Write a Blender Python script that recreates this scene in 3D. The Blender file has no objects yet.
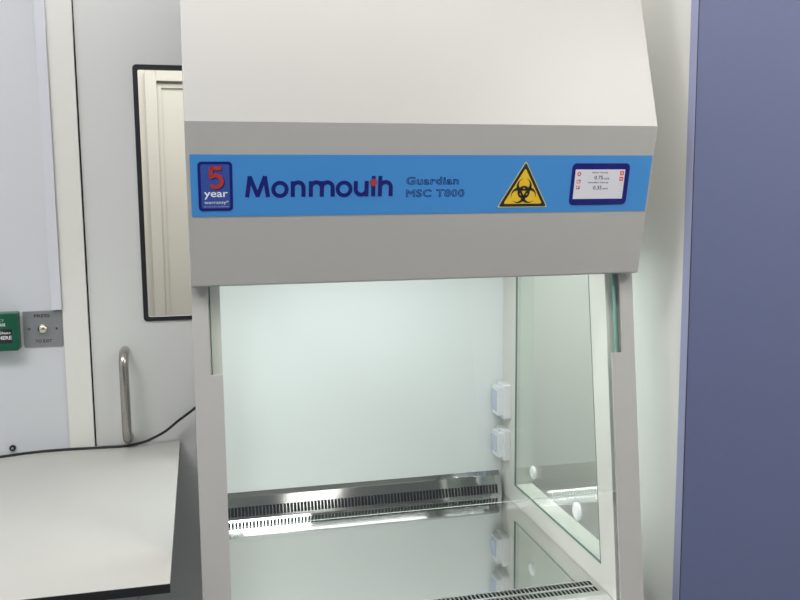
import bpy, bmesh, math
from mathutils import Vector, Matrix

ZC = 1.5                       # eye height above the floor; all z below are relative to it
SC = bpy.context.scene
COL = SC.collection
FLOOR, CEIL = -1.5, 1.2

# ------------------------------------------------------------------ materials
def mat(name, col, rough=.5, metal=0., spec=.5, bump=0., bscale=300., vary=0., vscale=3., coat=0., emit=None, estr=0.):
    m = bpy.data.materials.new(name); m.use_nodes = True
    nt = m.node_tree; b = nt.nodes['Principled BSDF']
    b.inputs['Base Color'].default_value = (*col, 1)
    b.inputs['Roughness'].default_value = rough
    b.inputs['Metallic'].default_value = metal
    b.inputs['Specular IOR Level'].default_value = spec
    b.inputs['Coat Weight'].default_value = coat
    b.inputs['Coat Roughness'].default_value = .05
    tc = nt.nodes.new('ShaderNodeTexCoord')
    if vary:
        n = nt.nodes.new('ShaderNodeTexNoise'); n.inputs['Scale'].default_value = vscale; n.inputs['Detail'].default_value = 4
        nt.links.new(tc.outputs['Object'], n.inputs['Vector'])
        r = nt.nodes.new('ShaderNodeMix'); r.data_type = 'RGBA'
        r.inputs['A'].default_value = (*[c * (1 - vary) for c in col], 1)
        r.inputs['B'].default_value = (*[min(1, c * (1 + vary)) for c in col], 1)
        nt.links.new(n.outputs['Fac'], r.inputs['Factor'])
        nt.links.new(r.outputs['Result'], b.inputs['Base Color'])
    if bump:
        n2 = nt.nodes.new('ShaderNodeTexNoise'); n2.inputs['Scale'].default_value = bscale; n2.inputs['Detail'].default_value = 2
        nt.links.new(tc.outputs['Object'], n2.inputs['Vector'])
        bp = nt.nodes.new('ShaderNodeBump'); bp.inputs['Strength'].default_value = bump; bp.inputs['Distance'].default_value = .001
        nt.links.new(n2.outputs['Fac'], bp.inputs['Height']); nt.links.new(bp.outputs['Normal'], b.inputs['Normal'])
    if emit:
        b.inputs['Emission Color'].default_value = (*emit, 1); b.inputs['Emission Strength'].default_value = estr
    return m

def glass(name, tint, ior=1.45, boost=1.0):
    m = bpy.data.materials.new(name); m.use_nodes = True
    nt = m.node_tree; nt.nodes.clear()
    o = nt.nodes.new('ShaderNodeOutputMaterial'); mx = nt.nodes.new('ShaderNodeMixShader')
    t = nt.nodes.new('ShaderNodeBsdfTransparent'); g = nt.nodes.new('ShaderNodeBsdfGlossy'); f = nt.nodes.new('ShaderNodeFresnel')
    t.inputs[0].default_value = (*tint, 1); g.inputs['Color'].default_value = (1, 1, 1, 1); g.inputs['Roughness'].default_value = 0.0
    f.inputs['IOR'].default_value = ior
    # the same reflectance seen from either side of each face
    geo = nt.nodes.new('ShaderNodeNewGeometry'); sw = nt.nodes.new('ShaderNodeMix'); sw.data_type = 'FLOAT'
    sw.inputs['A'].default_value = ior; sw.inputs['B'].default_value = 1 / ior * 1.0
    nt.links.new(geo.outputs['Backfacing'], sw.inputs['Factor'])
    inv = nt.nodes.new('ShaderNodeMath'); inv.operation = 'MULTIPLY'; inv.inputs[1].default_value = boost
    # Fresnel node already flips the IOR on back faces; feeding 1/ior there keeps it an air-side reflection
    nt.links.new(sw.outputs['Result'], f.inputs['IOR'])
    nt.links.new(f.outputs[0], inv.inputs[0])
    nt.links.new(inv.outputs[0], mx.inputs[0]); nt.links.new(t.outputs[0], mx.inputs[1]); nt.links.new(g.outputs[0], mx.inputs[2])
    nt.links.new(mx.outputs[0], o.inputs['Surface'])
    return m

M = dict(
    paint=mat('warm_white_powder_coat', (.438, .430, .414), .36, bump=.06, bscale=900),
    inner=mat('white_chamber_paint', (.66, .655, .605), .35),
    backp=mat('white_chamber_back_paint', (.76, .79, .785), .30),
    steel=mat('polished_stainless_steel', (.50, .51, .51), .07, 1),
    worktop=mat('brushed_stainless_work_surface', (.70, .71, .685), .05, 1, bump=.0),
    satin=mat('satin_stainless_steel', (.44, .42, .385), .25, 1, bump=.05, bscale=400),
    grillep=mat('pale_stainless_grille', (.72, .73, .71), .28, 1),
    void=mat('plenum_shade_black', (.012, .014, .02), .6),  # near-black in place of shade in the hollow behind the slots
    sash=glass('clear_sash_glass', (.985, .995, .988)),
    wglass=glass('green_tinted_side_glass', (.945, .98, .965)),
    dglass=glass('clear_door_glass', (.95, .96, .94)),
    pedge=mat('frosted_glass_edge', (.34, .40, .37), .25),
    edge=mat('green_glass_edge', (.30, .54, .49), .12, spec=.6),
    band=mat('sky_blue_label', (.055, .265, .64), .38),
    navy=mat('navy_ink', (.004, .006, .165), .4),
    navyb=mat('navy_bezel', (.004, .005, .17), .3),
    indigo=mat('indigo_badge', (.032, .075, .34), .4),
    red=mat('red_ink', (.46, .035, .025), .45),
    white=mat('white_ink', (.82, .84, .88), .5),
    pale=mat('pale_lilac_ink', (.38, .43, .72), .5),
    black=mat('black_ink', (.012, .012, .012), .5),
    yellow=mat('warning_yellow', (.82, .53, .02), .45),
    ygrey=mat('faded_yellow_border', (.60, .53, .22), .5),
    screen=mat('lit_screen', (.3, .3, .32), .15, emit=(.83, .82, .88), estr=.38),
    sred=mat('screen_red', (.45, .03, .02), .3, emit=(.6, .06, .04), estr=.35),
    sgrey=mat('screen_grey', (.3, .3, .3), .3, emit=(.5, .5, .5), estr=.4),
    sink=mat('screen_ink', (.02, .02, .09), .3),
    wall=mat('white_wall_panel', (.64, .65, .675), .5, bump=.05, bscale=120, vary=.015),
    wallf=mat('slate_blue_wall_paint', (.17, .185, .22), .55, vary=.02),
    walr=mat('white_wall_paint', (.74, .735, .70), .55, bump=.05, bscale=120, vary=.015),
    jamb=mat('cream_door_frame', (.78, .765, .71), .45, vary=.01),
    leaf=mat('pale_grey_door_laminate', (.70, .70, .68), .3, vary=.012),
    cream=mat('cream_painted_door', (.76, .74, .69), .5, vary=.02),
    ceil=mat('ceiling_white', (.82, .82, .80), .7, vary=.02),
    floor=mat('grey_vinyl_floor', (.30, .32, .34), .4, vary=.12, vscale=40),
    rubber=mat('black_rubber', (.012, .012, .015), .45),
    trunk=mat('white_plastic_trunking', (.69, .69, .745), .35),
    ltop=mat('pale_grey_laminate', (.485, .475, .45), .38, vary=.01, vscale=20),
    core=mat('black_laminate_core', (.010, .010, .011), .4),
    frame=mat('grey_powder_coat', (.35, .36, .37), .45, bump=.05, bscale=700),
    green=mat('green_plastic', (.004, .095, .05), .35),
    lgreen=mat('pale_green_ink', (.35, .62, .48), .5),
    plate=mat('brushed_steel_plate', (.36, .37, .38), .42, .7, bump=.08, bscale=500),
    brass=mat('polished_nickel_button', (.78, .72, .58), .12, 1),
    plastic=mat('white_plastic', (.72, .73, .745), .32),
    flap=mat('clear_blue_flap', (.50, .56, .73), .18, coat=.5),
    seal=mat('dark_green_window_seal', (.10, .17, .145), .4),
    plug=mat('white_plug', (.86, .88, .86), .35),
    carc=mat('white_melamine', (.80, .795, .76), .45, vary=.01),
    blue=mat('steel_blue_laminate', (.110, .132, .250), .45, bump=.08, bscale=260, vary=.03, vscale=60),
    bluelit=mat('blue_edge_lit_tone', (.36, .38, .58), .4),  # door blue paled, light from the safety cabinet put into the colour
)

# ------------------------------------------------------------------ mesh helpers
class MB:
    def __init__(self): self.v = []; self.f = []; self.mi = []; self.mats = []
    def m(self, mt):
        if mt not in self.mats: self.mats.append(mt)
        return self.mats.index(mt)
    def add(self, vs, fs, mt):
        k = len(self.v); i = self.m(mt)
        self.v += [Vector(p) for p in vs]
        for f in fs: self.f.append([k + a for a in f]); self.mi.append(i)
        return self
    def box(self, x0, x1, y0, y1, z0, z1, mt):
        vs = [(x, y, z) for x in (x0, x1) for y in (y0, y1) for z in (z0, z1)]
        return self.add(vs, [(0, 1, 3, 2), (4, 6, 7, 5), (0, 4, 5, 1), (2, 3, 7, 6), (0, 2, 6, 4), (1, 5, 7, 3)], mt)
    def prism_x(self, poly, x0, x1, mt):
        n = len(poly)
        vs = [(x0, y, z) for y, z in poly] + [(x1, y, z) for y, z in poly]
        fs = [list(range(n)), list(range(2 * n - 1, n - 1, -1))] + [(i, n + i, n + (i + 1) % n, (i + 1) % n) for i in range(n)]
        return self.add(vs, fs, mt)
    def prism(self, P, poly, h0, h1, mt):
        """poly in local 2D; P(a,b,h)->world"""
        n = len(poly)
        vs = [P(a, b, h0) for a, b in poly] + [P(a, b, h1) for a, b in poly]
        fs = [list(range(n)), list(range(2 * n - 1, n - 1, -1))] + [(i, n + i, n + (i + 1) % n, (i + 1) % n) for i in range(n)]
        return self.add(vs, fs, mt)
    def ring(self, P, outer, inner, h0, h1, mt):
        n = len(outer)
        vs = [P(a, b, h0) for a, b in outer] + [P(a, b, h0) for a, b in inner] + [P(a, b, h1) for a, b in outer] + [P(a, b, h1) for a, b in inner]
        fs = []
        for i in range(n):
            j = (i + 1) % n
            fs += [(i, j, n + j, n + i), (2 * n + i, 3 * n + i, 3 * n + j, 2 * n + j), (i, 2 * n + i, 2 * n + j, j), (n + i, n + j, 3 * n + j, 3 * n + i)]
        return self.add(vs, fs, mt)
    def tube(self, pts, r, mt, seg=12, cap=True):
        pts = [Vector(p) for p in pts]; rings = []
        t0 = (pts[1] - pts[0]).normalized(); up = Vector((0, 0, 1)) if abs(t0.z) < .9 else Vector((1, 0, 0))
        a = t0.cross(up).normalized()
        for i, p in enumerate(pts):
            if i == 0: t = t0
            elif i == len(pts) - 1: t = (pts[-1] - pts[-2]).normalized()
            else: t = ((pts[i + 1] - p).normalized() + (p - pts[i - 1]).normalized()).normalized()
            a = (a - t * a.dot(t)).normalized(); b = t.cross(a)
            rr = r[i] if isinstance(r, (list, tuple)) else r
            rings.append([p + (a * math.cos(q) + b * math.sin(q)) * rr for q in [2 * math.pi * k / seg for k in range(seg)]])
        vs = [p for g in rings for p in g]; fs = []
        for i in range(len(pts) - 1):
            for k in range(seg):
                l = (k + 1) % seg
                fs.append((i * seg + k, i * seg + l, (i + 1) * seg + l, (i + 1) * seg + k))
        if cap: fs += [list(range(seg)), list(range(len(vs) - 1, len(vs) - seg - 1, -1))]
        return self.add(vs, fs, mt)
    def build(self, name, parent=None, bevel=0., smooth=False, seg=2, angle=35):
        me = bpy.data.meshes.new(name)
        o = bpy.data.objects.new(name, me); COL.objects.link(o)
        org = world_of(parent) if parent else Vector((0, 0, 0))
        vs = [v + Vector((0, 0, ZC)) - org for v in self.v]
        me.from_pydata(vs, [], self.f)
        for mt in self.mats: me.materials.append(mt)
        for p, i in zip(me.polygons, self.mi): p.material_index = i
        bm = bmesh.new(); bm.from_mesh(me)
        bmesh.ops.remove_doubles(bm, verts=bm.verts, dist=1e-6)
        bmesh.ops.recalc_face_normals(bm, faces=bm.faces)
        bm.to_mesh(me); bm.free()
        if smooth:
            for p in me.polygons: p.use_smooth = True
            me.set_sharp_from_angle(angle=math.radians(angle))
        if bevel:
            md = o.modifiers.new('edge', 'BEVEL'); md.width = bevel; md.segments = seg; md.limit_method = 'ANGLE'; md.angle_limit = math.radians(30)
        if parent: o.parent = parent
        return o

def world_of(o):
    p = Vector((0, 0, 0))
    while o is not None: p = p + o.location; o = o.parent
    return p

def thing(name, label, cat, loc, group=None):
    o = bpy.data.objects.new(name, None); COL.objects.link(o)
    o.location = Vector(loc) + Vector((0, 0, ZC)); o.empty_display_size = .05
    return tag(o, label, cat, group)
def tag(o, label, cat, group=None):
    o['label'] = label; o['category'] = cat
    if group: o['group'] = group
    return o
def struct(o): o['kind'] = 'structure'; return o
def lab(o, text): o['label'] = text; return o

def rrect(a0, b0, a1, b1, r, n=6):
    out = []
    for cx, cy, s in ((a1 - r, b1 - r, 0), (a0 + r, b1 - r, 90), (a0 + r, b0 + r, 180), (a1 - r, b0 + r, 270)):
        for k in range(n + 1):
            t = math.radians(s + 90 * k / n); out.append((cx + r * math.cos(t), cy + r * math.sin(t)))
    return out
def disc(cx, cy, r, n=32): return [(cx + r * math.cos(2 * math.pi * k / n), cy + r * math.sin(2 * math.pi * k / n)) for k in range(n)]

def stroke(mb, P, pts, w, h, mt, closed=False, th=.0002):
    """flat printed stroke along 2D points"""
    pts = [Vector(p) for p in pts]; n = len(pts); L = []; R = []
    for i in range(n):
        if closed: d = pts[(i + 1) % n] - pts[i - 1]
        elif i == 0: d = pts[1] - pts[0]
        elif i == n - 1: d = pts[-1] - pts[-2]
        else: d = (pts[i + 1] - pts[i]).normalized() + (pts[i] - pts[i - 1]).normalized()
        d.normalize(); q = Vector((-d.y, d.x)) * w / 2
        L.append(pts[i] + q); R.append(pts[i] - q)
    m = n if closed else n - 1
    vs = [P(p.x, p.y, h) for p in L] + [P(p.x, p.y, h) for p in R]
    mb.add(vs, [(i, (i + 1) % n, n + (i + 1) % n, n + i) for i in range(m)], mt)
def arc(cx, cy, r, a0, a1, n=18): return [(cx + r * math.cos(math.radians(a0 + (a1 - a0) * k / n)), cy + r * math.sin(math.radians(a0 + (a1 - a0) * k / n))) for k in range(n + 1)]

def text_geo(s, bold=0., outline=0., spacing=1.0):
    cu = bpy.data.curves.new('lettering', 'FONT'); cu.body = s; cu.size = 1; cu.offset = bold; cu.space_character = spacing
    cu.resolution_u = 3
    ob = bpy.data.objects.new('lettering', cu); COL.objects.link(ob)
    dg = bpy.context.evaluated_depsgraph_get(); dg.update()
    me = bpy.data.meshes.new_from_object(ob.evaluated_get(dg))
    bm = bmesh.new(); bm.from_mesh(me); bmesh.ops.remove_doubles(bm, verts=bm.verts, dist=1e-5)
    vs = [(v.co.x, v.co.y) for v in bm.verts]; fs = [[v.index for v in f.verts] for f in bm.faces]
    if outline:
        V2 = []; F2 = []
        for e in bm.edges:
            if len(e.link_faces) == 1:
                a, b = e.verts[0].co, e.verts[1].co; d = (b - a)
                if d.length < 1e-6: continue
                d.normalize(); q = Vector((-d.y, d.x, 0)) * outline / 2; x = d * outline * .3; k = len(V2)
                for p in (a - x + q, b + x + q, b + x - q, a - x - q): V2.append((p.x, p.y))
                F2.append([k, k + 1, k + 2, k + 3])
        vs, fs = V2, F2
    bm.free(); bpy.data.objects.remove(ob); bpy.data.curves.remove(cu); bpy.data.meshes.remove(me)
    return vs, fs
def text(mb, P, s, a0, b0, a1, b1, h, mt, **k):
    """fit text in box; b runs downward"""
    vs, fs = text_geo(s, **k)
    xs = [v[0] for v in vs]; ys = [v[1] for v in vs]; x0, x1, y0, y1 = min(xs), max(xs), min(ys), max(ys)
    mb.add([P(a0 + (x - x0) / (x1 - x0) * (a1 - a0), b1 - (y - y0) / (y1 - y0) * (b1 - b0), h) for x, y in vs], fs, mt)

# ------------------------------------------------------------------ the room
XL, XR, YN, YW, YF = -1.7, 2.1, -3.6, 2.12, 3.4
DX0, DX1, DTOP = -.2590, .652, .56           # door leaf
struct(MB().box(XL - .1, XR + .1, YN - .1, YF + .1, FLOOR - .1, FLOOR, M['floor']).build('floor'))
struct(MB().box(XL - .1, XR + .1, YN - .1, YF + .1, CEIL, CEIL + .1, M['ceil']).build('ceiling'))
struct(MB().box(XL - .1, XL, YN, YF, FLOOR, CEIL, M['wall']).build('wall_left'))
struct(MB().box(XR, XR + .1, YN, YF, FLOOR, CEIL, M['walr']).build('wall_right'))
wb = MB()
wb.box(XL, -.3195, YW, YW + .1, FLOOR, CEIL, M['wall'])
wb.box(.715, XR, YW, YW + .1, FLOOR, CEIL, M['walr'])
wb.box(-.3195, .715, YW, YW + .1, DTOP + .06, CEIL, M['walr'])
struct(wb.build('wall_back'))
struct(MB().box(XL, XR, YN - .1, YN, FLOOR, CEIL, M['wallf']).build('wall_front'))
# door frame (trim_1): two jambs and a head
tj = MB()
JF = YW - .008
tj.box(-.3195, -.2635, JF, YW + .1, FLOOR, DTOP + .06, M['jamb'])
tj.box(DX1 + .004, .715, JF, YW + .1, FLOOR, DTOP + .06, M['jamb'])
tj.box(-.2635, DX1 + .004, JF, YW + .1, DTOP + .004, DTOP + .06, M['jamb'])
struct(tj.build('trim_1', bevel=.001))

# door with vision panel and pull handle
door = struct(thing('door_1', 'pale grey laboratory door with black-edged vision panel behind the cabinet', 'door', (.2, YW, FLOOR)))
del door['category']
PD = lambda x, z, h: (x, YW + h, z)
VO = rrect(-.1370, -.2965, .215, .3105, .009); VI = rrect(-.1258, -.2865, .203, .2990, .004)
lf = MB()
lf.ring(PD, [(-.2604, -1.495), (DX1, -1.495), (DX1, DTOP), (-.2604, DTOP)], [(-.131, -.291), (.209, -.291), (.209, .304), (-.131, .304)], .003, .045, M['leaf'])
leaf = lf.build('door_leaf', door)
MB().ring(PD, VO, VI, -.001, .004, M['rubber']).build('vision_panel_gasket', door, smooth=True)
MB().prism(PD, [(-.130, -.290), (.208, -.290), (.208, .303), (-.130, .303)], .006, .012, M['dglass']).build('vision_panel_glass', door)
sl = MB()
sl.box(-.2637, -.2603, YW + .004, YW + .03, FLOOR + .005, DTOP + .004, M['rubber'])
sl.box(-.2637, DX1 + .004, YW + .004, YW + .03, DTOP, DTOP + .0042, M['rubber'])
sl.box(DX1, DX1 + .0042, YW + .004, YW + .03, FLOOR + .005, DTOP, M['rubber'])
sl.build('door_seal', door)
hy = YW - .052; hb = MB(); hx = -.184; zt = -.3545; zb = -.589; rr_ = .030
pts = [(hx, YW + .004, zt - .011)] + [(hx, hy + rr_, zt - .011)] + [(hx, hy + rr_ - rr_ * math.sin(a), zt - .011 - rr_ + rr_ * math.cos(a)) for a in [math.radians(15 * k) for k in range(1, 7)]]
pts += [(hx, hy, -.45), (hx, hy, -.52)]
pts += [(hx, hy + rr_ - rr_ * math.cos(a), zb + .011 + rr_ - rr_ * math.sin(a)) for a in [math.radians(15 * k) for k in range(0, 7)]]
pts += [(hx, YW + .004, zb + .011)]
hb.tube(pts, .0110, M['satin'], 20)
hd = hb.build('door_handle', door, smooth=True)

# corridor behind the vision panel
struct(MB().box(XL, XR, YF, YF + .1, FLOOR, CEIL, M['cream']).build('wall_corridor'))
dc = struct(MB().box(-.118, .70, YF - .012, YF, FLOOR, .409, M['cream']).build('door_2'))
PC = lambda x, z, h: (x, YF - h, z)
tr = MB()
for a, b, t_, h in ((-.176, -.136, .475, .030), (-.136, -.119, .427, .018)):
    tr.box(a, b, YF - h, YF, FLOOR, t_, M['cream']); tr.box(.70 + (-.119 - b), .70 + (-.119 - a), YF - h, YF, FLOOR, t_, M['cream'])
    tr.box(b, .70 + (-.119 - b), YF - h, YF, t_ - (b - a), t_, M['cream'])
struct(tr.build('trim_2', bevel=.002))

# ------------------------------------------------------------------ safety cabinet
CX0, CX1 = -.0158, .7892
IX0, IX1 = .031, .742
cab = thing('safety_cabinet', 'white microbiological safety cabinet with blue control band and lit glass-fronted chamber', 'safety cabinet', (.387, 1.7, -.93))
A = Vector((0, 1.365, .117)); E = Vector((0, .213, -.9771)); NF = Vector((0, -.9771, -.213)); FL = .2676
def PF(u, d, h): return Vector((u, 0, 0)) + A + E * d + NF * h
YB = 2.007; WS = -.763
# sloping front plane of the posts
T0 = Vector((0, 1.444, -.148)); B0 = Vector((0, 1.368, -.758)); ES = (B0 - T0).normalized(); WI = Vector((0, -ES.z, ES.y))
if WI.y < 0: WI = -WI
def PS(x, z, w):
    p = T0 + ES * ((z - T0.z) / ES.z); return Vector((x, 0, 0)) + p + WI * w
# hood: upper casing and overhanging front
hood = MB().prism_x([(1.365, .117), (1.422, -.1445), (1.4365, -.1475), (1.448, -.075), (2.035, -.075), (2.035, .62), (1.525, .62), (1.435 + .0, .346)], CX0, CX1, M['paint']).build('hood', cab, bevel=.0018, seg=3)
# control band (parts on the header face)
band = MB(); band.prism(PF, [(-.0095, .0512), (.7858, .0512), (.7858, .1508), (-.0095, .1508)], 0, .0006, M['band']); band = band.build('control_band', cab); lab(band, 'sky blue printed control band')
# warranty badge
H1 = .0008
bd = MB(); bd.prism(PF, rrect(.0018, .0624, .0552, .1414, .006), .0006, .0012, M['navy']); bd.prism(PF, rrect(.0062, .0668, .0508, .1372, .003), .0006, .0015, M['indigo'])
badge = bd.build('warranty_badge', cab); lab(badge, 'navy bordered warranty badge with red figure 5')
tx = MB()
w5 = .0062
for du, dd, hh, mm in ((.0016, .0014, .0017, 'navy'), (0, 0, .0019, 'red')):
    stroke(tx, PF, [(.0385 + du, .0728 + dd), (.0218 + du, .0728 + dd)], w5, hh, M[mm])
    stroke(tx, PF, [(.0228 + du, .0702 + dd), (.0212 + du, .0885 + dd)], w5 * .9, hh, M[mm])
    stroke(tx, PF, [(.0200 + du, .0872 + dd), (.0235 + du, .0858 + dd)] + arc(.0293 + du, .0935 + dd, .0093, -115, 145, 20), w5, hh, M[mm])
tx.build('figure_five', badge)
tx = MB(); text(tx, PF, 'year', .0105, .1105, .0475, .1225, .0018, M['white'], bold=.012); tx.build('lettering', badge)
tx = MB(); text(tx, PF, 'warranty*', .0105, .1245, .0485, .1313, .0018, M['white'], bold=.003)
tx.build('lettering', badge); tx = MB(); text(tx, PF, 'terms and conditions', .0095, .1330, .0485, .1352, .0018, M['pale'], bold=.01); tx.build('lettering', badge)
# brand name: geometric strokes
bn = MB(); sw = .0066; NV = M['navy']; base = .1198; xh = .0940; cap = .0857
hk = [H1]
def S(p, w=sw):
    hk[0] += .00003; stroke(bn, PF, p, w, hk[0], NV)
x = .0748
S([(x + .0028, base), (x + .0078, cap)], .0067); S([(x + .0072, cap), (x + .0195, base - .002)], .0067)
S([(x + .0195, base - .002), (x + .0318, cap)], .0067); S([(x + .0312, cap), (x + .0362, base)], .0067)
bn.prism(PF, [(x + .0040, cap), (x + .0105, cap), (x + .0085, cap + .010), (x + .0035, cap + .010)], H1 - .0003, H1 - .00005, NV)
bn.prism(PF, [(x + .0285, cap), (x + .0350, cap), (x + .0355, cap + .010), (x + .0305, cap + .010)], H1 - .0003, H1 - .00005, NV)
bn.prism(PF, [(x + .0165, base), (x + .0225, base), (x + .0220, base - .006), (x + .0170, base - .006)], H1 - .0003, H1 - .00005, NV)
def o_(cx): stroke(bn, PF, arc(cx, (base + xh) / 2 + .0004, .0107, 0, 350, 35), sw, H1, NV, closed=True)
o_(.1302); o_(.2349)
def n_(xl, xr, top=None):
    S([(xl, base), (xl, top if top is not None else xh)])
    r = (xr - xl) / 2; S(arc((xl + xr) / 2, xh + r + sw / 2 - .0014, r, 180, 360, 16) + [(xr, base)])
n_(.1508, .1682); n_(.1801, .1982); n_(.1982, .2160); n_(.2951, .3135, cap)
S([(.2542, xh)] + [(.2633 - .0091 * math.cos(t), .1080 + .0087 * math.sin(t)) for t in [math.pi * k / 20 for k in range(21)]] + [(.2724, xh)])
S([(.2724, xh), (.2724, base)])
S([(.2838, base), (.2838, cap)]); 
bn.build('brand_lettering', cab); 
tx = MB(); cx_, cy_ = .2838, .0968; pa, pw = .0062, .0026
tx.prism(PF, [(cx_ - pw, cy_ - pa), (cx_ + pw, cy_ - pa), (cx_ + pw, cy_ - pw), (cx_ + pa, cy_ - pw), (cx_ + pa, cy_ + pw), (cx_ + pw, cy_ + pw), (cx_ + pw, cy_ + pa), (cx_ - pw, cy_ + pa), (cx_ - pw, cy_ + pw), (cx_ - pa, cy_ + pw), (cx_ - pa, cy_ - pw), (cx_ - pw, cy_ - pw)], H1, H1 + .0009, M['red'])
lab(tx.build('red_cross', cab), 'small red cross on the lettering')
tx = MB(); text(tx, PF, 'Guardian', .3392, .0875, .4310, .1010, H1, NV, bold=.01, outline=.05, spacing=1.1)
tx.build('model_lettering', cab); tx = MB(); text(tx, PF, 'MSC T800', .3398, .1088, .4422, .1222, H1, NV, bold=.01, outline=.05, spacing=1.1)
lab(tx.build('model_lettering', cab), 'outlined navy lettering')
# biohazard triangle
def tri(inset):
    P3 = [Vector((.5490, .0606)), Vector((.5955, .1416)), Vector((.5025, .1416))]; c = (P3[0] + P3[1] + P3[2]) / 3
    P3 = [c + (p - c) * (1 - inset) for p in P3]; out = []
    for i in range(3):
        p, a, b = P3[i], P3[i - 1], P3[(i + 1) % 3]
        r = .004; u = (a - p).normalized() * r; v = (b - p).normalized() * r
        for k in range(6):
            t = k / 5; out.append(tuple(p + u * (1 - t) ** 2 + v * t ** 2))
    return out
bz = MB(); bz.prism(PF, tri(0), .0006, .0009, M['ygrey']); bz.prism(PF, tri(.055), .0006, .0011, M['black']); bz.prism(PF, tri(.235), .0006, .0013, M['yellow'])
bio = bz.build('biohazard_sign', cab); lab(bio, 'yellow triangular biohazard warning')
sb = MB(); K = .00093; ox, oy = .5490, .1150; HB = .0015
def hz(px, py, k):
    t = math.radians(120 * k); c, s = math.cos(t), math.sin(t)
    return (ox + (px * c - py * s) * K, oy - (px * s + py * c) * K)
for k in range(3):
    # crescent: outer circle r15 at 11, inner circle r10.5 at 15, open 4 at the tip
    def ang(cy, r):  # start angle where |x| = 2 at the top
        return math.acos(max(-1, min(1, 3.2 / r)))
    N = 40; oc = []; ic = []
    a0 = ang(11, 15); a1 = ang(15, 10.5)
    for i in range(N + 1):
        f = i / N
        ta = a0 - f * (2 * math.pi - (math.pi - 2 * a0)) ; tb = a1 - f * (2 * math.pi - (math.pi - 2 * a1))
        oc.append((15 * math.cos(ta), 11 + 15 * math.sin(ta))); ic.append((10.6 * math.cos(tb), 15 + 10.6 * math.sin(tb)))
    vs = [PF(*hz(*p, k), HB) for p in oc] + [PF(*hz(*p, k), HB) for p in ic]
    sb.add(vs, [(i, i + 1, N + 2 + i, N + 1 + i) for i in range(N)], M['black'])
    ar = [(10.2 * math.cos(math.radians(q)), 10.2 * math.sin(math.radians(q))) for q in range(52, 129, 4)]
    stroke(sb, PF, [hz(*p, k) for p in ar], 4.0 * K, HB, M['black'])
    # cut through towards the middle
    stroke(sb, PF, [hz(0, -5.2, k), hz(0, -1, k)], 1.0 * K, HB + .0002, M['yellow'])
sb.prism(PF, disc(ox, oy, 2.9 * K, 20), HB, HB + .0003, M['yellow'])
sb.build('biohazard_symbol', bio)
# display
dp = MB(); dp.prism(PF, rrect(.6355, .0648, .7450, .1386, .008), .0006, .0016, M['navyb']); disp = dp.build('display', cab, bevel=.0004); lab(disp, 'navy bezelled touch screen')
sn = MB(); sn.prism(PF, [(.6417, .0756), (.7362, .0756), (.7362, .1277), (.6417, .1277)], .0014, .0018, M['screen']); scr = sn.build('screen', disp)
HS = .0020
def icon(*shapes):
    mb = MB()
    for f in shapes: f(mb)
    mb.build('screen_icon', disp)
def frame_(cx, cy, w, h, t, mm): return lambda mb: stroke(mb, PF, [(cx - w, cy - h), (cx + w, cy - h), (cx + w, cy + h), (cx - w, cy + h)], t, HS, M[mm], closed=True)
def patch(a0, b0, a1, b1, mm): return lambda mb: mb.add([PF(a, b, HS + .0001) for a, b in ((a0, b0), (a1, b0), (a1, b1), (a0, b1))], [(0, 1, 2, 3)], M[mm])
icon(lambda mb: stroke(mb, PF, disc(.6492, .0835, .0028, 20), .0018, HS, M['sred'], closed=True))
icon(frame_(.6492, .0968, .0028, .0025, .0016, 'sred'), patch(.6503, .0936, .0532 + .6, .0962, 'sred'))
icon(frame_(.6492, .1072, .0028, .0025, .0016, 'sred'), patch(.6500, .1072, .6522, .1100, 'sink'))
for cy in (.0822, .0925):
    icon(lambda mb: mb.add([PF(a, b, HS) for a, b in rrect(.7303 - .0036, cy - .0035, .7303 + .0036, cy + .0035, .0006, 2)], [list(range(12))], M['sred']),
         patch(.7283, cy - .0014, .7323, cy - .0008, 'white'), patch(.7283, cy - .0002, .7323, cy + .0004, 'white'), patch(.7283, cy + .0010, .7323, cy + .0016, 'white'))
for cy in (.1020, .1128, .1215): icon(frame_(.7303, cy, .0026, .0022, .0009, 'sgrey'))
for t_, a0, b0, a1, b1 in (('Inflow Velocity', .6735, .0793, .7040, .0833, ), ('0.75', .6785, .0865, .6950, .0934), ('m/s', .6970, .0895, .7070, .0934),
                           ('Downflow Velocity', .6675, .0968, .7065, .1010), ('0.35', .6780, .1043, .6945, .1112), ('m/s', .6965, .1073, .7065, .1112)):
    tx = MB(); text(tx, PF, t_, a0, b0, a1, b1, HS, M['sink'], bold=.012); tx.build('screen_lettering', disp)

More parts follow.
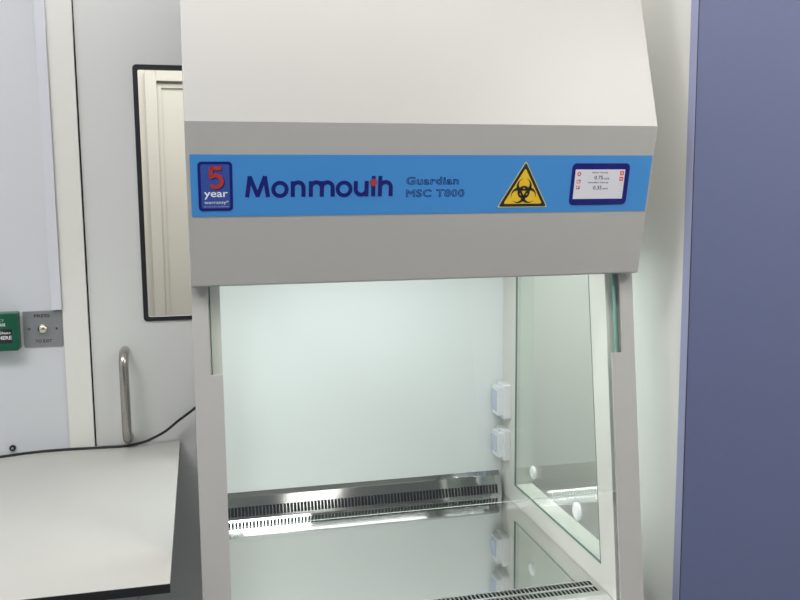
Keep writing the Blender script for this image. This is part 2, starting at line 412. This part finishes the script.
# side panels with windows
def side(xin, xout, sgn):
    zt, zb = -.072, -.86
    po, pi = [], []
    f0 = PS(0, zt, .018); f1 = PS(0, zb, .018)
    outer = [(f0.y, zt), (2.03, zt), (2.03, zb), (f1.y, zb)]
    inner = [(1.538, -.10), (1.918, -.10), (1.918, -.7165), (1.4525, -.7165)]
    P = lambda y, z, h: (h, y, z)
    mb = MB(); a, b = sorted((xin, xout))
    n = 4
    vs = [P(y, z, xin) for y, z in outer] + [P(y, z, xin) for y, z in inner] + [P(y, z, xout) for y, z in outer] + [P(y, z, xout) for y, z in inner]
    fi = [(i, (i + 1) % 4, 4 + (i + 1) % 4, 4 + i) for i in range(4)] + [(4 + i, 4 + (i + 1) % 4, 12 + (i + 1) % 4, 12 + i) for i in range(4)]
    fo = [(8 + i, 8 + (i + 1) % 4, 12 + (i + 1) % 4, 12 + i) for i in range(4)] + [(i, (i + 1) % 4, 8 + (i + 1) % 4, 8 + i) for i in range(4)]
    mb.add(vs, fi + fo[7:], M['inner']); mb.add(vs, fo[:7], M['paint'])  # front edge whitened like the chamber, in place of light at the notch
    sp = mb.build('side_panel', cab)
    q = MB(); q.ring(lambda y, z, h: (xin + sgn * h, y, z), [(1.5367, -.0987), (1.9192, -.0987), (1.9192, -.7178), (1.4515, -.7178)], [(1.5385, -.1005), (1.9175, -.1005), (1.9175, -.716), (1.4535, -.716)], -.0006, .004, M['seal'])
    q.build('window_seal', sp)
    g = MB(); gx = xin + sgn * .0004
    g.prism_x([(1.5375, -.0995), (1.9185, -.0995), (1.9185, -.717), (1.4525, -.717)], gx, gx + sgn * .005, M['wglass'])
    g.build('side_window', sp)
    return sp
spR = side(IX1, CX1 - .0005, 1); spL = side(IX0, CX0 + .0005, -1)
# white plugs on the right-hand window
gx = IX1 + .0004
for (cy, cz, r) in ((1.797, -.645, .0150), (1.559, -.651, .0187)):
    q = MB(); P = lambda a, b, h: (gx - h, a, b)
    q.prism(P, disc(cy, cz, r, 36), -.0005, .004, M['plug']); q.prism(P, disc(cy, cz, r * .82, 36), .004, .0058, M['plug'])
    lab(q.build('port_plug', spR, bevel=.0008), 'round white plug on the side window')
# post covers with notch at the top for the sash
def post(a, b, n, sgn):
    # a: inner edge, b: outer edge, n: edge inside the notch
    zt, zn, zb = -.075, -.2945, -.86
    mb = MB(); poly = [(b, zt), (n, zt), (n, zn), (a, zn), (a, zb), (b, zb)]
    mb.prism(lambda x, z, h: PS(x, z, h), poly, 0, .0045, M['paint'])
    mb.prism(lambda x, z, h: PS(x, z, h), [(b, zt), (b - sgn * .003, zt), (b - sgn * .003, zb), (b, zb)], .0045, .0185, M['paint'])
    return mb.build('post_cover', cab, bevel=.0006)
post(IX1, CX1, .7630, 1); post(IX0, CX0, .0105, -1)
# dark channel at the foot of each post, below the sash
# glass sash
gs = MB(); sx0, sx1 = .0125, .7628
vs = [PS(x + (0 if w > .01 else (.002 if x < .4 else -.0115)), z, w) for x in (sx0, sx1) for z in (-.08, -.553) for w in (.0070, .0125)]
gs.add(vs, [(0, 4, 6, 2), (1, 3, 7, 5)], M['sash']); gs.add(vs, [(0, 2, 3, 1), (4, 5, 7, 6)], M['edge']); gs.add(vs, [(2, 6, 7, 3), (0, 1, 5, 4)], M['pedge'])
lab(gs.build('glass_sash', cab), 'clear glass sash with green edges')
# chamber back
MB().box(CX0 + .004, CX1 - .004, YB, 2.034, -.86, -.074, M['backp']).build('back_panel', cab)
# socket boxes on the right chamber wall
for z1, z0 in ((-.4690, -.5570), (-.5845, -.6640)):
    P = lambda y, z, h: (IX1 - h, y, z)
    q = MB(); q.prism(P, rrect(1.9480, z0, 2.0040, z1, .005), -.0005, .018, M['plastic']); so = q.build('socket_box', cab, bevel=.0015); lab(so, 'white plastic socket box')
    q = MB(); q.prism(P, rrect(1.9555, z0 + .008, 2.0005, z1 - .006, .004), .017, .031, M['plastic']); fl = q.build('flap', so, bevel=.0012)
    q = MB(); q.prism(P, rrect(1.9640, z0 + .018, 1.9985, z1 - .018, .003), .0305, .0325, M['flap']); lab(q.build('flap_window', so), 'bluish clear window')
    q = MB(); q.prism(P, rrect(1.970, z1 - .006, 1.985, z1 - .001, .001, 2), .017, .024, M['plastic']); q.build('flap_hinge', so)
# rear grille: slotted plate leaning back, with a folded top flange
PITCH, SWD = .0083, .0060
def slotted(P, x0, x1, rows, b0, b1, mt, th):
    """rows: list of (bstart, bend); plate spans x0..x1, b0..b1; slots cut right through"""
    mb = MB(); n = int((x1 - x0 - .012) / PITCH); s0 = x0 + ((x1 - x0) - (n - 1) * PITCH) / 2
    xs = [x0]
    for i in range(n): xs += [s0 + i * PITCH - SWD / 2, s0 + i * PITCH + SWD / 2]
    xs.append(x1); bs = [b0]
    for r in rows: bs += list(r)
    bs.append(b1)
    nx, nb = len(xs), len(bs); vs = [P(x, b, 0) for b in bs for x in xs] + [P(x, b, -th) for b in bs for x in xs]; o = nx * nb; fs = []
    hole = lambda i, j: i % 2 == 1 and j % 2 == 1
    for j in range(nb - 1):
        for i in range(nx - 1):
            a = j * nx + i
            if not hole(i, j):
                fs.append((a, a + 1, a + nx + 1, a + nx)); fs.append((o + a, o + a + nx, o + a + nx + 1, o + a + 1))
            else:
                for p, q in ((a, a + 1), (a + 1, a + nx + 1), (a + nx + 1, a + nx), (a + nx, a)): fs.append((p, q, o + q, o + p))
    mb.add(vs, fs, mt)
    return mb
# rear: b is height
RG0 = Vector((0, 1.978, WS)); RD = Vector((0, .374, 1)).normalized(); RN = Vector((0, -RD.z, RD.y))
PR = lambda x, b, h: Vector((x, 0, 0)) + RG0 + RD * b + RN * h
rg = slotted(PR, IX0 + .001, IX1 - .011, [(.0070, .0290)], 0, .0520, M['steel'], .0015)
fl0 = PR(0, .0520, 0)
rg.prism_x([(fl0.y, fl0.z), (fl0.y + .0015, fl0.z + .0015), (YB + .001, -.7040), (YB + .001, -.7065)], IX0 + .001, IX1 - .011, M['steel'])
rgo = rg.build('rear_grille', cab); lab(rgo, 'slotted polished steel rear grille')
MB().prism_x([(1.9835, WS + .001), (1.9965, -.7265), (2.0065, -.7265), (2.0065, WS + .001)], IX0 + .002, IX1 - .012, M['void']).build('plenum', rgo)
# work surface and front grille
MB().box(IX0 + .001, IX1 - .001, 1.4810, 2.0069, WS - .004, WS, M['worktop']).build('work_surface', cab)
PG = lambda x, b, h: Vector((x, 1.4810 - b, WS + h))
fg = slotted(PG, IX0 + .0015, IX1 - .0015, [(.0035, .0220), (.0285, .0475)], 0, .0640, M['grillep'], .0015)
fg.prism_x([(1.417, WS), (1.417, WS - .0015), (1.372, WS - .016), (1.368, WS - .013)], IX0 + .0015, IX1 - .0015, M['grillep'])
fgo = fg.build('front_grille', cab); lab(fgo, 'pale steel front air grille with two slot rows')
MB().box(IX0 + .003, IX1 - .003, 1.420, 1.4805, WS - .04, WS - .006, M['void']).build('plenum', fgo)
# base below the chamber
MB().prism_x([(1.362, -.785), (1.372, -.775), (1.385, -.81), (2.03, -.81), (2.03, -.93), (1.352, -.93)], CX0 + .001, CX1 - .001, M['paint']).build('base', cab, bevel=.002)

# stand under the cabinet
st = thing('cabinet_stand', 'white steel stand under the safety cabinet', 'stand', (.387, 1.7, FLOOR))
MB().box(CX0 + .005, CX1 - .005, 1.40, 2.03, -.965, -.93, M['paint']).build('top_frame', st, bevel=.002)
for sx in (CX0 + .005, CX1 - .045):
    for sy in (1.40, 1.99):
        lg = MB().box(sx, sx + .04, sy, sy + .04, FLOOR + .02, -.965, M['paint']).build('leg', st, bevel=.002)
        MB().tube([(sx + .02, sy + .02, FLOOR), (sx + .02, sy + .02, FLOOR + .02)], .022, M['rubber'], 16).build('foot', lg)

# ------------------------------------------------------------------ laboratory table
tb = thing('laboratory_table', 'pale laminate laboratory table with black front edge left of the cabinet', 'table', (-.75, 1.7, FLOOR))
TZ = -.597; tx1, ty0, ty1, tth = -.0637, 1.3095, 2.1190, .0155
q = MB(); q.box(-1.45, tx1, ty0, ty1, TZ - tth, TZ - .0008, M['core']); q.box(-1.45, tx1, ty0, ty1, TZ - .0008, TZ, M['ltop'])
lab(q.build('table_top', tb), 'pale laminate top with black core edge')
for sx in (-1.42, tx1 - .16):
    for sy in (1.36, 2.04):
        lg = MB().box(sx, sx + .05, sy, sy + .05, FLOOR + .015, TZ - tth, M['frame']).build('leg', tb, bevel=.002)
        MB().tube([(sx + .025, sy + .025, FLOOR), (sx + .025, sy + .025, FLOOR + .016)], .022, M['rubber'], 16).build('foot', lg)
MB().box(-1.37, tx1 - .16, 2.05, 2.075, TZ - tth - .06, TZ - tth, M['frame']).build('rail', tb)

# black cable lying along the back of the table, then up behind the cabinet
ctl = [(-.66, 2.066, -.5942), (-.55, 2.070, -.5942), (-.4682, 2.078, -.5942), (-.4183, 2.091, -.5942), (-.3659, 2.098, -.5942), (-.3085, 2.098, -.5942), (-.2502, 2.094, -.5942), (-.1921, 2.090, -.5936),
       (-.157, 2.09, -.5889), (-.1335, 2.09, -.582), (-.0976, 2.09, -.5647), (-.066, 2.09, -.5407), (-.0245, 2.09, -.511), (.0, 2.09, -.488), (.03, 2.085, -.46), (.06, 2.075, -.44), (.08, 2.05, -.432), (.085, 2.0345, -.430)]
def catmull(c, n=6):
    c = [Vector(p) for p in c]; out = []
    for i in range(len(c) - 1):
        p0, p1, p2, p3 = c[max(0, i - 1)], c[i], c[i + 1], c[min(len(c) - 1, i + 2)]
        for k in range(n):
            t = k / n; out.append(.5 * ((2 * p1) + (p2 - p0) * t + (2 * p0 - 5 * p1 + 4 * p2 - p3) * t * t + (3 * p1 - p0 - 3 * p2 + p3) * t ** 3))
    return out + [c[-1]]
tag(MB().tube(catmull(ctl), .0032, M['rubber'], 10).build('power_cable', smooth=True), 'black power cable along the back of the pale table', 'cable')

# ------------------------------------------------------------------ things on the wall
PW = lambda x, z, h: (x, YW - h, z)
tag(MB().prism(PW, [(-.3430, -.2585), (-.3196, -.2585), (-.3196, CEIL), (-.3430, CEIL)], 0, .016, M['trunk']).build('cable_trunking', bevel=.0012), 'slim white cable trunking running up from the steel exit plate', 'trunking')
ex = thing('exit_switch', 'square steel press-to-exit plate with domed button on the wall', 'exit button', (-.3656, YW, -.3475))
lab(MB().prism(PW, rrect(-.4085, -.3470, -.3225, -.2605, .004), 0, .003, M['plate']).build('plate', ex, bevel=.0006), 'brushed steel plate')
q = MB(); q.prism(PW, disc(-.3655, -.3035, .0135, 32), .003, .0055, M['plate'])
for k in range(6):
    a, b = math.radians(15 * k), math.radians(15 * (k + 1)); r0, r1 = .0115 * math.cos(a), .0115 * max(.001, math.cos(b)); h0, h1 = .0055 + .008 * math.sin(a), .0055 + .008 * math.sin(b)
    n = 28
    q.add([PW(-.3655 + r0 * math.cos(2 * math.pi * i / n), -.3035 + r0 * math.sin(2 * math.pi * i / n), h0) for i in range(n)] + [PW(-.3655 + r1 * math.cos(2 * math.pi * i / n), -.3035 + r1 * math.sin(2 * math.pi * i / n), h1) for i in range(n)],
          [(i, (i + 1) % n, n + (i + 1) % n, n + i) for i in range(n)], M['brass'])
lab(q.build('button', ex, smooth=True, angle=50), 'polished domed button')
for sx in (-.3955, -.3350):
    q = MB(); q.prism(PW, disc(sx, -.3035, .0028, 16), .003, .0042, M['satin']); q.build('screw', ex)
q = MB()
PT = lambda a, b, h: PW(a, -b, h)
text(q, PT, 'PRESS', -.3835, .2690, -.3490, .2765, .0033, M['black'], bold=.015); q.build('lettering', ex); q = MB(); text(q, PT, 'TO EXIT', -.3835, .3290, -.3470, .3365, .0033, M['black'], bold=.015)
q.build('lettering', ex)
# green break glass box
gb = thing('emergency_release_switch', 'green emergency door release box beside the steel exit plate', 'door release', (-.461, YW, -.347))
lab(MB().prism(PW, rrect(-.5035, -.3475, -.4145, -.2595, .004), 0, .036, M['green']).build('housing', gb, bevel=.002), 'green plastic housing')
q = MB(); q.prism(PW, [(-.4935, -.3295), (-.4265, -.3295), (-.4265, -.2965), (-.4935, -.2965)], .0355, .0365, M['black']); gl = q.build('glass_label', gb); lab(gl, 'black label with white writing')
q = MB(); text(q, PT, 'Break Glass', -.4905, .3020, -.4300, .3075, .0368, M['white'], bold=.01); q.build('lettering', gl); q = MB(); text(q, PT, 'PRESS HERE', -.4925, .3120, -.4280, .3205, .0368, M['white'], bold=.02); q.build('lettering', gl)
q = MB(); text(q, PT, 'EMERGENCY', -.4900, .2730, -.4420, .2790, .0364, M['lgreen'], bold=.01); q.build('lettering', gb); q = MB(); text(q, PT, 'DOOR RELEASE', -.4900, .2825, -.4400, .2895, .0364, M['white'], bold=.01); q.build('lettering', gb)
# small round cap
q = MB(); q.prism(PW, disc(-.4485, -.5865, .0072, 24), 0, .006, M['rubber']); q.prism(PW, disc(-.4485, -.5865, .0028, 16), .006, .0066, M['frame'])
tag(q.build('wall_cap', bevel=.0008), 'small round black cap on the white wall above the cable', 'cap')

# ------------------------------------------------------------------ tall cupboard on the right
cu = thing('tall_cupboard', 'tall cupboard with steel blue door and white side right of the safety cabinet', 'cupboard', (1.15, 1.57, FLOOR))
KX0, KX1 = .8835, 1.42
MB().box(KX0 + .003, KX1, 1.4240, 1.745, FLOOR + .08, .70, M['carc']).build('carcass', cu, bevel=.001)
kd = MB().box(KX0, KX1, 1.4000, 1.4225, FLOOR + .09, .70, M['blue']).build('door', cu); lab(kd, 'steel blue door')
lab(MB().box(KX0 - .0016, KX0 + .0002, 1.4004, 1.4222, FLOOR + .09, .70, M['bluelit']).build('door_edge_lit', kd), 'blue door edge, paled for cabinet light')  # side of the door, its light painted in as a paler blue
MB().box(KX0 - .0002, KX0 + .0012, 1.3996, 1.4004, FLOOR + .09, .70, M['rubber']).build('edge_seam', kd)
for kz in (-1.1, .3): MB().tube([(KX1 - .01, 1.412, kz), (KX1 + .006, 1.412, kz)], .008, M['satin'], 12).build('hinge', kd)
MB().box(KX0 + .02, KX1 - .02, 1.46, 1.735, FLOOR, FLOOR + .08, M['frame']).build('plinth', cu)

# ------------------------------------------------------------------ lights
def area(name, loc, sx, sy, power, col, rot=(0, 0, 0)):
    l = bpy.data.lights.new(name, 'AREA'); l.shape = 'RECTANGLE'; l.size = sx; l.size_y = sy; l.energy = power; l.color = col
    o = bpy.data.objects.new(name, l); COL.objects.link(o); o.location = (loc[0], loc[1], loc[2] + ZC); o.rotation_euler = rot
    return o
WARM = (1, .965, .92)
area('unseen_overhead_light', (.30, .80, CEIL - .01), 1.2, .3, 12, WARM)
area('unseen_overhead_light', (-.95, .75, CEIL - .01), .9, .6, 24, (.97, .98, 1))  # unseen, placed to brighten the left part of the back wall
area('unseen_overhead_light', (1.55, .15, CEIL - .01), .9, .6, 26, WARM)  # unseen, added to brighten the right wall and the blue door
area('unseen_overhead_light', (.87, -2.7, CEIL - .01), .45, 1.2, 6, WARM)  # unseen, placed to reflect as a bright patch in the rear grille
area('unseen_overhead_light', (-.2, -2.7, CEIL - .01), .45, 1.2, 6, WARM)
area('corridor_light', (-.1, 2.75, CEIL - .01), 1.2, .6, 22, (1, .97, .94))
area('chamber_lamp', (.19, 1.62, -.082), .26, .07, .9, (.95, 1, .995))
area('chamber_lamp', (.41, 1.71, -.082), .60, .06, 2.1, (.95, 1, .995))
area('chamber_lamp', (.38, 1.50, -.082), .60, .06, .6, (.95, 1, .995))
area('unseen_overhead_light', (1.12, 1.80, CEIL - .01), .6, .3, 32, (.97, 1, 1))  # unseen, added behind the cupboard to brighten the view through the side window

w = bpy.data.worlds.new('room_air'); SC.world = w; w.use_nodes = True
w.node_tree.nodes['Background'].inputs[0].default_value = (.5, .5, .5, 1); w.node_tree.nodes['Background'].inputs[1].default_value = .1

# ------------------------------------------------------------------ camera
R_ = ((0.972955, -0.230829, -0.008787), (-0.036626, -0.116601, -0.992503), (0.228074, 0.965982, -0.121902))
cam = bpy.data.cameras.new('camera'); co = bpy.data.objects.new('camera', cam); COL.objects.link(co)
cam.sensor_width = 36; cam.lens = 847.96 / 800 * 36; cam.clip_start = .02
m = Matrix((R_[0], tuple(-c for c in R_[1]), tuple(-c for c in R_[2]))).transposed().to_4x4(); m.translation = (0, 0, ZC)
co.matrix_world = m
SC.camera = co
SC.view_settings.view_transform = 'Standard'; SC.view_settings.look = 'None'; SC.view_settings.exposure = 0; SC.view_settings.gamma = 1
SC.view_settings.use_curve_mapping = False
